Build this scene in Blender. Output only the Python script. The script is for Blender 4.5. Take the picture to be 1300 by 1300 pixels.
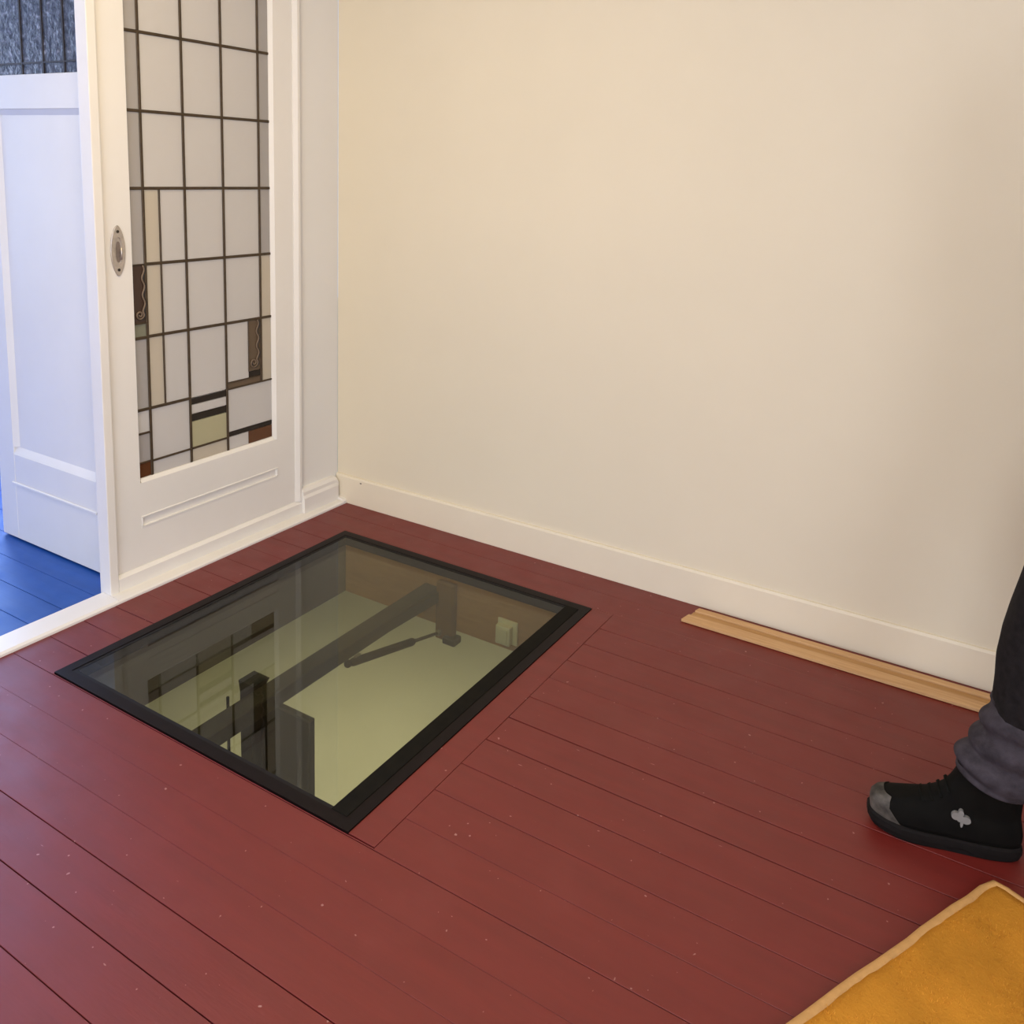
import bpy, bmesh, math, random
from mathutils import Vector, Matrix
random.seed(7)
for o in list(bpy.data.objects): bpy.data.objects.remove(o)
scene = bpy.context.scene
COL = scene.collection

# ------------------------------------------------------------------ camera
cam_d = bpy.data.cameras.new('camera'); cam = bpy.data.objects.new('camera', cam_d); COL.objects.link(cam)
cam.location = (2.4492, -2.7392, 1.45)
cam.rotation_euler = (1.40666, -0.033765, 0.546602)
cam_d.sensor_fit = 'HORIZONTAL'; cam_d.sensor_width = 36.0
cam_d.lens = 36.0 * 1114.2 / 1300.0
cam_d.shift_x = 0.0
cam_d.shift_y = (398.43 - 650.0) / 1300.0
cam_d.clip_start = 0.02
scene.camera = cam

# ------------------------------------------------------------------ view, world, lights
vs = scene.view_settings
vs.view_transform = 'Standard'; vs.look = 'None'; vs.exposure = 0.0; vs.gamma = 1.0; vs.use_curve_mapping = False
world = bpy.data.worlds.new('world'); scene.world = world; world.use_nodes = True
world.node_tree.nodes['Background'].inputs['Color'].default_value = (0.55, 0.68, 0.9, 1)
world.node_tree.nodes['Background'].inputs['Strength'].default_value = 1.0

def area(name, loc, target, sx, sy, energy, color, disk=False):
    l = bpy.data.lights.new(name, 'AREA'); l.energy = energy; l.color = color
    l.shape = 'DISK' if disk else 'RECTANGLE'; l.size = sx
    if not disk: l.size_y = sy
    o = bpy.data.objects.new(name, l); COL.objects.link(o); o.location = loc
    d = Vector(target) - Vector(loc)
    o.rotation_euler = d.to_track_quat('-Z', 'Y').to_euler()
    return o
WARM = (1.0, 0.77, 0.36)
COOL = (0.88, 0.94, 1.0)
BLUE = (0.47, 0.63, 1.0)
area('window_daylight', (4.12, -3.5, 1.55), (0, -3.5, 1.55), 1.7, 1.7, 46, (0.80, 0.88, 1.0))
area('rear_window_daylight', (2.05, -4.72, 1.4), (2.05, 0, 1.2), 2.2, 1.9, 76, (0.92, 0.95, 1.0))
area('ceiling_lamp_light', (0.85, -1.7, 2.68), (0.85, -1.7, 0), 0.42, 0.42, 24, WARM, True)
area('next_room_window_daylight', (-4.28, -1.62, 1.6), (0, -1.62, 1.4), 2.1, 1.9, 44, (0.58, 0.73, 1.0))
area('next_room_added_blue_light', (-2.7, -0.14, 1.65), (-2.7, -3, 1.5), 2.0, 1.8, 125, (0.36, 0.54, 1.0))  # added light without a known source, tints the maroon floor blue at left
area('cellar_lamp_light', (-0.9, 1.2, -0.42), (-0.9, 1.2, -3), 0.5, 0.5, 47, (1.0, 0.87, 0.68), True)

# ------------------------------------------------------------------ materials
def new_mat(name):
    m = bpy.data.materials.new(name); m.use_nodes = True
    nt = m.node_tree; b = nt.nodes['Principled BSDF']
    return m, nt, b
def coords(nt, scale=(1, 1, 1)):
    tc = nt.nodes.new('ShaderNodeTexCoord'); mp = nt.nodes.new('ShaderNodeMapping')
    geo = nt.nodes.new('ShaderNodeNewGeometry')
    mp.inputs['Scale'].default_value = scale
    nt.links.new(geo.outputs['Position'], mp.inputs['Vector'])
    return mp.outputs['Vector']
def noise(nt, vec, scale, detail=4, rough=0.55):
    n = nt.nodes.new('ShaderNodeTexNoise'); n.inputs['Scale'].default_value = scale
    n.inputs['Detail'].default_value = detail; n.inputs['Roughness'].default_value = rough
    nt.links.new(vec, n.inputs['Vector']); return n.outputs['Fac']
def ramp(nt, fac, stops):
    r = nt.nodes.new('ShaderNodeValToRGB'); e = r.color_ramp.elements
    while len(e) < len(stops): e.new(0.5)
    for el, (p, c) in zip(e, stops):
        el.position = p; el.color = (*c, 1) if len(c) == 3 else c
    nt.links.new(fac, r.inputs['Fac']); return r.outputs['Color']
def mix(nt, fac, a, b, mode='MIX'):
    m = nt.nodes.new('ShaderNodeMix'); m.data_type = 'RGBA'; m.blend_type = mode
    if isinstance(fac, (int, float)): m.inputs[0].default_value = fac
    else: nt.links.new(fac, m.inputs[0])
    for s, v in ((6, a), (7, b)):
        if isinstance(v, tuple): m.inputs[s].default_value = (*v, 1)
        else: nt.links.new(v, m.inputs[s])
    return m.outputs[2]
def bump(nt, b, h, strength=0.2, dist=0.002):
    n = nt.nodes.new('ShaderNodeBump'); n.inputs['Strength'].default_value = strength
    n.inputs['Distance'].default_value = dist
    nt.links.new(h, n.inputs['Height']); nt.links.new(n.outputs['Normal'], b.inputs['Normal'])
def simple(name, col, rough=0.5, var=0.06, scale=20, spec=0.5, metal=0.0, bmp=0.0, bscale=200, bdist=0.001, stretch=(1, 1, 1)):
    m, nt, b = new_mat(name); v = coords(nt, stretch)
    n = noise(nt, v, scale)
    lo = tuple(max(0, c * (1 - var)) for c in col); hi = tuple(min(1, c * (1 + var)) for c in col)
    nt.links.new(ramp(nt, n, [(0.3, lo), (0.7, hi)]), b.inputs['Base Color'])
    b.inputs['Roughness'].default_value = rough; b.inputs['Metallic'].default_value = metal
    b.inputs['Specular IOR Level'].default_value = spec
    if bmp: bump(nt, b, noise(nt, v, bscale), bmp, bdist)
    return m
def painted_floor(name, col, worn, speck, spec=0.58):
    m, nt, b = new_mat(name); v = coords(nt)
    st = coords(nt, (1.2, 9, 1))
    base = ramp(nt, noise(nt, st, 3.0, 6), [(0.3, tuple(c * 0.90 for c in col)), (0.7, tuple(c * 1.08 for c in col))])
    blot = ramp(nt, noise(nt, v, 5, 5), [(0.55, (0, 0, 0)), (0.8, (1, 1, 1))])
    c = mix(nt, blot, base, worn)
    if speck:
        sp = ramp(nt, noise(nt, v, 70, 1), [(0.765, (0, 0, 0)), (0.785, (1, 1, 1))])
        c = mix(nt, sp, c, speck)
        sp2 = ramp(nt, noise(nt, coords(nt, (14, 60, 1)), 1.6, 1), [(0.80, (0, 0, 0)), (0.83, (1, 1, 1))])
        c = mix(nt, sp2, c, speck)
    nt.links.new(c, b.inputs['Base Color'])
    rg = ramp(nt, noise(nt, v, 9, 4), [(0.3, (0.42,) * 3), (0.75, (0.54,) * 3)])
    nt.links.new(rg, b.inputs['Roughness']); b.inputs['Specular IOR Level'].default_value = spec
    bump(nt, b, noise(nt, coords(nt, (6, 40, 1)), 4, 5), 0.25, 0.0012)
    return m
def glass_mat(name, tint, rough=0.0, f0=0.04, bmp=0.0, bscale=60, diffuse=None, dfac=0.0):
    m = bpy.data.materials.new(name); m.use_nodes = True; nt = m.node_tree; nt.nodes.clear()
    out = nt.nodes.new('ShaderNodeOutputMaterial'); tr = nt.nodes.new('ShaderNodeBsdfTransparent')
    gl = nt.nodes.new('ShaderNodeBsdfGlossy'); mx = nt.nodes.new('ShaderNodeMixShader')
    lw = nt.nodes.new('ShaderNodeLayerWeight'); lw.inputs['Blend'].default_value = 0.5
    pw = nt.nodes.new('ShaderNodeMath'); pw.operation = 'POWER'; pw.inputs[1].default_value = 5
    ml = nt.nodes.new('ShaderNodeMath'); ml.operation = 'MULTIPLY_ADD'
    ml.inputs[1].default_value = 1 - f0; ml.inputs[2].default_value = f0
    nt.links.new(lw.outputs['Facing'], pw.inputs[0]); nt.links.new(pw.outputs[0], ml.inputs[0])
    v = coords(nt); n = noise(nt, v, 3)
    nt.links.new(ramp(nt, n, [(0.3, tuple(c * 0.97 for c in tint)), (0.7, tint)]), tr.inputs['Color'])
    gl.inputs['Roughness'].default_value = rough
    if bmp:
        bn = nt.nodes.new('ShaderNodeBump'); bn.inputs['Strength'].default_value = bmp; bn.inputs['Distance'].default_value = 0.004
        nt.links.new(noise(nt, v, bscale, 3), bn.inputs['Height']); nt.links.new(bn.outputs['Normal'], gl.inputs['Normal'])
    first = tr.outputs[0]
    if diffuse:
        df = nt.nodes.new('ShaderNodeBsdfDiffuse'); df.inputs['Color'].default_value = (*diffuse, 1)
        m2 = nt.nodes.new('ShaderNodeMixShader'); m2.inputs[0].default_value = dfac
        nt.links.new(tr.outputs[0], m2.inputs[1]); nt.links.new(df.outputs[0], m2.inputs[2]); first = m2.outputs[0]
    nt.links.new(ml.outputs[0], mx.inputs[0]); nt.links.new(first, mx.inputs[1]); nt.links.new(gl.outputs[0], mx.inputs[2])
    nt.links.new(mx.outputs[0], out.inputs['Surface'])
    return m
def wood(name, a, b_, rough=0.6, stretch=(2, 40, 40)):
    m, nt, b = new_mat(name); v = coords(nt, stretch)
    n = noise(nt, v, 3, 8, 0.6)
    nt.links.new(ramp(nt, n, [(0.25, a), (0.75, b_)]), b.inputs['Base Color'])
    b.inputs['Roughness'].default_value = rough
    bump(nt, b, n, 0.2, 0.001); return m

M = {}
M['wall'] = simple('cream_wall_paint', (0.72, 0.645, 0.505), 0.85, 0.015, 2, 0.2, bmp=0.12, bscale=140, bdist=0.001)
M['wallside'] = simple('white_wall_paint', (0.78, 0.76, 0.73), 0.85, 0.015, 2, 0.2, bmp=0.1, bscale=140, bdist=0.001)
M['gloss'] = simple('white_gloss_paint', (0.80, 0.77, 0.73), 0.38, 0.02, 4, 0.4, bmp=0.06, bscale=30, bdist=0.002)
M['base'] = simple('baseboard_paint', (0.75, 0.67, 0.53), 0.5, 0.02, 5, 0.35, bmp=0.06, bscale=30, bdist=0.002)
M['ceil'] = simple('ceiling_paint', (0.80, 0.79, 0.77), 0.9, 0.01, 2, 0.1)
M['red'] = painted_floor('maroon_floor_paint', (0.150, 0.0130, 0.0095), (0.166, 0.019, 0.015), (0.36, 0.17, 0.15))
M['blue'] = painted_floor('blue_floor_paint', (0.014, 0.080, 0.34), (0.018, 0.092, 0.38), None, 0.35)
M['slab'] = simple('dark_subfloor', (0.03, 0.016, 0.014), 0.9)
M['frame'] = simple('dark_brown_steel_paint', (0.006, 0.003, 0.003), 0.5, 0.2, 40, 0.15)
M['black'] = simple('black_rubber_gasket', (0.004, 0.0035, 0.0035), 0.6, 0.2, 40, 0.3)
M['ledge'] = simple('black_painted_ledge', (0.006, 0.005, 0.003), 0.75, 0.3, 30, 0.12)
M['glassedge'] = simple('green_glass_edge', (0.16, 0.16, 0.10), 0.25, 0.1, 20)
M['hatchglass'] = glass_mat('walk_on_glass', (0.75, 0.77, 0.67), 0.0, 0.055)
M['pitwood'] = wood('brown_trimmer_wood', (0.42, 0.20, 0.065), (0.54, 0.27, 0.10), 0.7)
M['pitshaded'] = wood('shaded_brown_trimmer', (0.10, 0.075, 0.06), (0.15, 0.11, 0.09), 0.75, (40, 2, 40))  # left board: its weaker light is put into a darker wood colour
M['cellar'] = simple('pale_cellar_floor', (0.55, 0.55, 0.44), 0.9, 0.05, 1.0, 0.1)
M['steel'] = simple('olive_brown_painted_steel', (0.040, 0.030, 0.016), 0.6, 0.15, 12, 0.3)
M['steelbrown'] = simple('brown_painted_steel', (0.20, 0.10, 0.038), 0.6, 0.15, 12, 0.2)
M['darksteel'] = simple('dark_painted_steel', (0.016, 0.011, 0.007), 0.6, 0.2, 12, 0.3)
M['rod'] = simple('strut_rod_steel', (0.22, 0.20, 0.15), 0.4, 0.1, 30, metal=0.6)
M['plastic'] = simple('ivory_plastic', (0.92, 0.84, 0.66), 0.4, 0.03, 20)
M['lead'] = simple('brown_lead_came', (0.060, 0.040, 0.022), 0.5, 0.2, 40, 0.4, metal=0.2)
M['nickel'] = simple('worn_nickel', (0.52, 0.47, 0.43), 0.38, 0.12, 60, metal=0.75)
M['nickeldark'] = simple('dark_brass_recess', (0.22, 0.18, 0.16), 0.5, 0.2, 60, metal=0.4)  # darker metal tone for the pull recess and the nail spot
M['screw'] = simple('dark_screw', (0.05, 0.04, 0.035), 0.4, 0.2, 60, metal=0.6)
PANE = {
 'clear': glass_mat('clear_ripple_glass', (0.95, 0.94, 0.93), 0.05, 0.04, 0.05, 40, (0.80, 0.77, 0.75), 0.55),
 'grey': glass_mat('grey_tint_glass', (0.82, 0.80, 0.80), 0.08, 0.04, 0.08, 60, (0.60, 0.57, 0.55), 0.5),
 'straw': glass_mat('straw_glass', (0.94, 0.89, 0.80), 0.06, 0.04, 0.08, 60, (0.75, 0.68, 0.57), 0.55),
 'yellow': glass_mat('pale_yellow_glass', (0.80, 0.77, 0.56), 0.06, 0.04, 0.08, 60, (0.62, 0.58, 0.38), 0.6),
 'green': glass_mat('grey_green_glass', (0.60, 0.62, 0.48), 0.06, 0.04, 0.08, 60, (0.30, 0.30, 0.22), 0.6),
 'brown': glass_mat('brown_glass', (0.45, 0.34, 0.24), 0.06, 0.04, 0.08, 60, (0.16, 0.11, 0.07), 0.75),
 'darkbrown': glass_mat('dark_brown_glass', (0.22, 0.14, 0.10), 0.06, 0.04, 0.08, 60, (0.065, 0.035, 0.024), 0.8),
 'rust': glass_mat('rust_glass', (0.40, 0.18, 0.08), 0.06, 0.04, 0.08, 60, (0.13, 0.05, 0.020), 0.8),
 'black': glass_mat('black_glass', (0.05, 0.03, 0.02), 0.06, 0.04, 0.05, 60, (0.014, 0.008, 0.006), 0.9),
}
M['hammered'] = None
m, nt, b = new_mat('hammered_dark_glass'); v = coords(nt, (1, 1, 1))
nt.links.new(ramp(nt, noise(nt, coords(nt, (1.0, 1.0, 1.7)), 30, 5), [(0.38, (0.022, 0.024, 0.034)), (0.58, (0.075, 0.08, 0.105)), (0.72, (0.27, 0.28, 0.33))]), b.inputs['Base Color'])
b.inputs['Roughness'].default_value = 0.3; b.inputs['Specular IOR Level'].default_value = 0.5
bump(nt, b, noise(nt, v, 34, 3), 0.6, 0.010); M['hammered'] = m
M['lath'] = wood('planed_pine', (0.46, 0.25, 0.10), (0.66, 0.41, 0.20), 0.6)
M['lath2'] = wood('planed_pine_golden', (0.40, 0.20, 0.06), (0.52, 0.30, 0.12), 0.6)
M['trouser'] = simple('charcoal_work_cloth', (0.008, 0.0065, 0.007), 0.9, 0.5, 60, 0.2, bmp=0.4, bscale=300, bdist=0.001)
M['cuff'] = simple('grey_work_cloth', (0.040, 0.034, 0.042), 0.95, 0.35, 40, 0.2, bmp=0.5, bscale=300, bdist=0.001)
M['sweater'] = simple('dark_grey_sweater', (0.05, 0.05, 0.055), 0.95, 0.2, 80, 0.1, bmp=0.4, bscale=300)
M['skin'] = simple('skin', (0.55, 0.32, 0.22), 0.5, 0.06, 12, 0.4)
M['hair'] = simple('brown_hair', (0.06, 0.035, 0.02), 0.6, 0.4, 80, 0.4, bmp=0.6, bscale=150, bdist=0.003)
M['eye'] = simple('eye_white', (0.75, 0.74, 0.72), 0.2, 0.02)
M['bootblack'] = simple('black_boot_leather', (0.003, 0.0026, 0.002), 0.8, 0.3, 30, 0.12, bmp=0.3, bscale=120, bdist=0.001)
M['sole'] = simple('black_rubber_sole', (0.005, 0.0035, 0.003), 0.8, 0.3, 40, 0.2)
M['toecap'] = simple('grey_scuff_cap', (0.075, 0.065, 0.055), 0.6, 0.8, 28, 0.3)
M['emblem'] = simple('grey_white_emblem', (0.20, 0.195, 0.185), 0.6, 0.08, 60)
M['lace'] = simple('black_lace', (0.006, 0.006, 0.005), 0.9, spec=0.1)
M['rug'] = simple('mustard_rug', (0.50, 0.215, 0.024), 0.95, 0.14, 9, 0.1, bmp=0.5, bscale=160, bdist=0.003)
M['rugfibre'] = simple('mustard_pile', (0.56, 0.25, 0.032), 0.95, 0.25, 9, 0.1)
M['binding'] = simple('pale_rug_binding', (0.54, 0.30, 0.11), 0.9, 0.08, 60, 0.1, bmp=0.5, bscale=200, bdist=0.002)
M['lampglass'] = None
m, nt, b = new_mat('lamp_diffuser'); v = coords(nt)
nt.links.new(ramp(nt, noise(nt, v, 10), [(0.3, (0.9, 0.85, 0.75)), (0.7, (0.95, 0.9, 0.8))]), b.inputs['Base Color'])
b.inputs['Emission Color'].default_value = (1.0, 0.75, 0.45, 1); b.inputs['Emission Strength'].default_value = 2.0; M['lampglass'] = m

# ------------------------------------------------------------------ mesh helpers
def world_loc(p):
    v = Vector((0, 0, 0))
    while p is not None: v += Vector(p.location); p = p.parent
    return v
def empty(name, loc, parent=None):
    o = bpy.data.objects.new(name, None); o.empty_display_size = 0.1; COL.objects.link(o)
    o.location = Vector(loc) - (world_loc(parent) if parent else Vector((0, 0, 0))); o.parent = parent
    return o
def tag(o, label=None, cat=None, group=None, kind=None):
    if label: o['label'] = label
    if cat: o['category'] = cat
    if group: o['group'] = group
    if kind: o['kind'] = kind
    return o
def link_bm(name, bm, mat, parent=None, smooth=False):
    off = world_loc(parent) if parent else Vector((0, 0, 0))
    bmesh.ops.recalc_face_normals(bm, faces=bm.faces)
    if parent: bmesh.ops.translate(bm, verts=bm.verts, vec=-off)
    me = bpy.data.meshes.new(name); bm.to_mesh(me); bm.free()
    for f in me.polygons: f.use_smooth = smooth
    for mm in (mat if isinstance(mat, list) else [mat]): me.materials.append(mm)
    o = bpy.data.objects.new(name, me); COL.objects.link(o); o.parent = parent
    return o
def add_box(bm, x0, x1, y0, y1, z0, z1, bev=0.0, seg=1):
    r = bmesh.ops.create_cube(bm, size=1.0); vs_ = r['verts']
    for v in vs_:
        v.co = Vector(((x0 + x1) / 2 + v.co.x * (x1 - x0), (y0 + y1) / 2 + v.co.y * (y1 - y0), (z0 + z1) / 2 + v.co.z * (z1 - z0)))
    if bev:
        es = list({e for v in vs_ for e in v.link_edges})
        bmesh.ops.bevel(bm, geom=es, offset=bev, segments=seg, affect='EDGES', profile=0.6)
def box(name, mat, parent, x0, x1, y0, y1, z0, z1, bev=0.0, seg=1, smooth=False):
    bm = bmesh.new(); add_box(bm, x0, x1, y0, y1, z0, z1, bev, seg)
    return link_bm(name, bm, mat, parent, smooth)
def boxes(name, mat, parent, lst, bev=0.0):
    bm = bmesh.new()
    for b_ in lst: add_box(bm, *b_, bev)
    return link_bm(name, bm, mat, parent)
def add_prism(bm, poly, axis, a, b_):
    """poly: list of 2-D points; axis 0: (y,z) swept along x; 1: (x,z) along y; 2: (x,y) along z"""
    def mk(p, t):
        return {0: (t, p[0], p[1]), 1: (p[0], t, p[1]), 2: (p[0], p[1], t)}[axis]
    A_ = [bm.verts.new(mk(p, a)) for p in poly]; B_ = [bm.verts.new(mk(p, b_)) for p in poly]
    n = len(poly)
    bm.faces.new(A_); bm.faces.new(B_[::-1])
    for i in range(n): bm.faces.new((A_[i], A_[(i + 1) % n], B_[(i + 1) % n], B_[i]))
def prism(name, mat, parent, poly, axis, a, b_, smooth=False):
    bm = bmesh.new(); add_prism(bm, poly, axis, a, b_); return link_bm(name, bm, mat, parent, smooth)
def add_loft(bm, rings, cap=True):
    R_ = [[bm.verts.new(p) for p in r] for r in rings]; n = len(rings[0])
    for a, b_ in zip(R_, R_[1:]):
        for i in range(n): bm.faces.new((a[i], a[(i + 1) % n], b_[(i + 1) % n], b_[i]))
    if cap: bm.faces.new(R_[0][::-1]); bm.faces.new(R_[-1])
def add_tube(bm, pts, rad, n=10):
    rings = []; pts = [Vector(p) for p in pts]
    for i, p in enumerate(pts):
        d = (pts[min(i + 1, len(pts) - 1)] - pts[max(i - 1, 0)]).normalized()
        u = d.orthogonal().normalized() if i == 0 else (u - d * u.dot(d)).normalized()
        w = d.cross(u); r = rad[i] if isinstance(rad, (list, tuple)) else rad
        rings.append([p + (u * math.cos(2 * math.pi * k / n) + w * math.sin(2 * math.pi * k / n)) * r for k in range(n)])
    add_loft(bm, rings)
def tube(name, mat, parent, pts, rad, n=10):
    bm = bmesh.new(); add_tube(bm, pts, rad, n); return link_bm(name, bm, mat, parent, True)

# ------------------------------------------------------------------ room shell
CH = 2.8; XR = 4.2; YF = -4.8
S = 'structure'
tag(box('wall_back', M['wall'], None, -0.06, XR, 0.012, 0.16, -0.02, CH), 'plain warm cream wall behind the glass hatch', 'wall', kind=S)
# left wall: section beside the corner, lintel above the wide opening, far pier
tag(boxes('wall_left', M['wallside'], None, [(-0.16, -0.062, -0.222, 0.012, 0.0, CH), (-0.16, -0.062, -3.3, -0.222, 2.32, CH), (-0.16, -0.062, YF, -3.3, 0.0, CH)]),
    'white wall holding the sliding glass door', 'wall', kind=S)
tag(boxes('wall_right', M['wallside'], None, [(XR, XR + 0.15, -2.55, 0.16, -0.02, CH), (XR, XR + 0.15, YF, -4.45, -0.02, CH), (XR, XR + 0.15, -4.45, -2.55, -0.02, 0.6), (XR, XR + 0.15, -4.45, -2.55, 2.5, CH)]),
    'white wall with the daylight window', 'wall', kind=S)
tag(boxes('wall_front', M['wallside'], None, [(-0.16, 0.85, YF - 0.15, YF, -0.02, CH), (3.25, XR + 0.15, YF - 0.15, YF, -0.02, CH), (0.85, 3.25, YF - 0.15, YF, -0.02, 0.4), (0.85, 3.25, YF - 0.15, YF, 2.4, CH)]),
    'white wall behind the viewer with a wide window', 'wall', kind=S)
tag(box('ceiling', M['ceil'], None, -0.16, XR + 0.15, YF - 0.15, 0.16, CH, CH + 0.1), 'white plaster ceiling', 'ceiling', kind=S)
def window(name, axis, fixed, a0, a1, z0, z1, label):
    w = empty(name, (fixed, (a0 + a1) / 2, z0) if axis == 0 else ((a0 + a1) / 2, fixed, z0)); tag(w, label, 'window', kind=S)
    def bx(nm, mat, u0, u1, t0, t1, q0, q1):
        if axis == 0: return box(nm, mat, w, t0, t1, u0, u1, q0, q1)
        return box(nm, mat, w, u0, u1, t0, t1, q0, q1)
    f = fixed; t = 0.05
    bx('window_jamb', M['gloss'], a0, a0 + t, f, f + 0.06, z0, z1); bx('window_jamb', M['gloss'], a1 - t, a1, f, f + 0.06, z0, z1)
    bx('window_head', M['gloss'], a0 + t, a1 - t, f, f + 0.06, z1 - t, z1); bx('window_sill', M['gloss'], a0 + t, a1 - t, f, f + 0.06, z0, z0 + t)
    mid = (a0 + a1) / 2; bx('window_mullion', M['gloss'], mid - 0.025, mid + 0.025, f, f + 0.06, z0 + t, z1 - t)
    for p0, p1 in ((a0 + t, mid - 0.025), (mid + 0.025, a1 - t)):
        bx('window_pane', PANE['clear'], p0, p1, f + 0.025, f + 0.031, z0 + t, z1 - t)
window('window_1', 0, XR + 0.04, -4.45, -2.55, 0.6, 2.5, 'tall daylight window in the right wall')
window('window_2', 1, YF - 0.1, 0.85, 3.25, 0.4, 2.4, 'wide daylight window behind the viewer')

# ---- floor: every board a piece of its own, hatch left open
HX0, HX1, HY0, HY1 = 0.199, 1.293, -1.437, -0.230
floor = empty('floor', (2.0, -2.0, 0)); tag(floor, 'maroon painted plank floor around the glass hatch', 'floor', kind=S)
def plank(name, mat, parent, x0, x1, y0, y1, z1=0.0):
    g = lambda: random.choice((0.0002, 0.0007, 0.0013, 0.0019))
    a, b_, c, d = g(), g(), g(), g(); dz = random.uniform(-0.0008, 0.0004)
    poly = [(x0 + 0.0005, y0 + a), (x1 - 0.0005, y0 + b_), (x1 - 0.0005, y1 - c), (x0 + 0.0005, y1 - d)]
    bm = bmesh.new(); add_prism(bm, poly, 2, -0.021, z1 + dz)
    top = [e for e in bm.edges if all(v.co.z > z1 - 0.005 for v in e.verts)]
    bmesh.ops.bevel(bm, geom=top, offset=0.0006, segments=1, affect='EDGES')
    return link_bm(name, bm, mat, parent)
SEAMS = [0.0115, -0.1055] + [-0.1055 - 0.1115 * k for k in range(1, 42)]
TX = 1.368
for a, b_ in zip(SEAMS, SEAMS[1:]):
    y1, y0 = a, max(b_, YF)
    if y0 >= y1: continue
    if y1 > HY0 + 0.01 and y0 < HY1 - 0.0:           # rows cut by the hatch
        plank('floorboard', M['red'], floor, 0.0, HX0, y0, y1)
        plank('floorboard', M['red'], floor, TX, XR, y0, y1)
        if y1 > HY1: plank('floorboard', M['red'], floor, HX0, TX, HY1, y1)
        if y0 < HY0: plank('floorboard', M['red'], floor, HX0, TX, y0, HY0)
    else:
        if y0 < -1.5 and random.random() < 0.35:
            xm = random.uniform(2.9, 3.6); plank('floorboard', M['red'], floor, 0.0, xm, y0, y1); plank('floorboard', M['red'], floor, xm, XR, y0, y1)
        else: plank('floorboard', M['red'], floor, 0.0, XR, y0, y1)
plank('floorboard', M['red'], floor, HX1, TX, HY0, HY1)
boxes('subfloor', M['slab'], floor, [(-0.05, HX0 + 0.02, YF, 0.012, -0.215, -0.022), (HX1 - 0.015, XR, YF, 0.012, -0.215, -0.022),
      (HX0 + 0.02, HX1 - 0.015, YF, HY0 + 0.02, -0.215, -0.022), (HX0 + 0.02, HX1 - 0.015, HY1 - 0.02, 0.012, -0.215, -0.022)])

# ---- next room
nfloor = empty('floor', (-2.0, -2.0, 0)); tag(nfloor, 'bright blue painted plank floor of the next room', 'floor', kind=S)
for a, b_ in zip(SEAMS[9:], SEAMS[10:]):
    if b_ < -4.3: break
    plank('floorboard', M['blue'], nfloor, -4.4, -0.094, b_, a, 0.004)
box('subfloor', M['slab'], nfloor, -4.4, -0.094, -4.3, 0.0, -0.215, -0.022)
for a, b_ in zip(SEAMS[1:9], SEAMS[2:10]): plank('floorboard', M['blue'], nfloor, -4.4, -0.84, b_, a, 0.004)
tag(boxes('wall_next_back', M['wallside'], None, [(-4.4, -3.8, -0.1, 0.0, 0, CH), (-1.6, -0.84, -0.1, 0.0, 0, CH), (-3.8, -1.6, -0.1, 0.0, 0, 0.65), (-3.8, -1.6, -0.1, 0.0, 2.65, CH)]), 'white wall of the next room behind the cupboard', 'wall', kind=S)
tag(box('wall_next_front', M['wallside'], None, -4.4, -0.16, -4.35, -4.25, 0, CH), 'white front wall of the next room', 'wall', kind=S)
tag(box('ceiling_next', M['ceil'], None, -4.45, -0.16, -4.35, 0.0, CH, CH + 0.1), 'white ceiling of the next room', 'ceiling', kind=S)
tag(boxes('wall_next_left', M['wallside'], None, [(-4.5, -4.4, -4.35, -2.75, -0.02, CH), (-4.5, -4.4, -0.5, 0.0, -0.02, CH), (-4.5, -4.4, -2.75, -0.5, -0.02, 0.55), (-4.5, -4.4, -2.75, -0.5, 2.65, CH)]),
    'white wall of the next room with a window', 'wall', kind=S)
window('window_3', 0, -4.47, -2.75, -0.5, 0.55, 2.65, 'tall window of the next room with blue daylight')

window('added_window', 1, -0.08, -3.8, -1.6, 0.65, 2.65, 'added window of the next room, for blue light on the floor')  # invented opening that houses the added blue light

# ------------------------------------------------------------------ baseboard on the back wall
poly = [(0.012, 0.0), (0.0, 0.0), (0.0, 0.114), (0.004, 0.1225), (0.0125, 0.1225)]
bb = prism('baseboard_back', M['base'], None, poly, 0, -0.06, XR); tag(bb, 'tall flat cream baseboard along the back wall', 'baseboard', kind=S)
sp = bmesh.new(); add_prism(sp, [(0.081 + 0.0045 * math.cos(t * 0.785) * (1 + 0.4 * (t % 2)), 0.104 + 0.003 * math.sin(t * 0.785)) for t in range(8)], 1, -0.0012, 0.001)
tag(link_bm('nail_plug', sp, M['nickeldark'], bb), 'dark nail spot')

# ------------------------------------------------------------------ sliding door with leaded glass, its frame and sill
FX = -0.045
fr = empty('trim_1', (FX, -0.65, 0)); tag(fr, 'white frame around the sliding leaded-glass door', 'door frame', kind=S)
box('frame_jamb', M['gloss'], fr, -0.101, FX, -1.092, -1.061, 0.008, 2.32, 0.003, 2)
prism('frame_jamb', M['gloss'], fr, [(-0.062, -0.244), (-0.062, -0.219), (FX, -0.219), (FX, -0.230), (FX - 0.010, -0.244)], 2, 0.0685, 2.32)
prism('frame_rail', M['gloss'], fr, [(-0.10, 0.008), (FX, 0.008), (FX, 0.058), (FX - 0.012, 0.068), (-0.10, 0.068)], 1, -1.0605, -0.2190)
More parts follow.
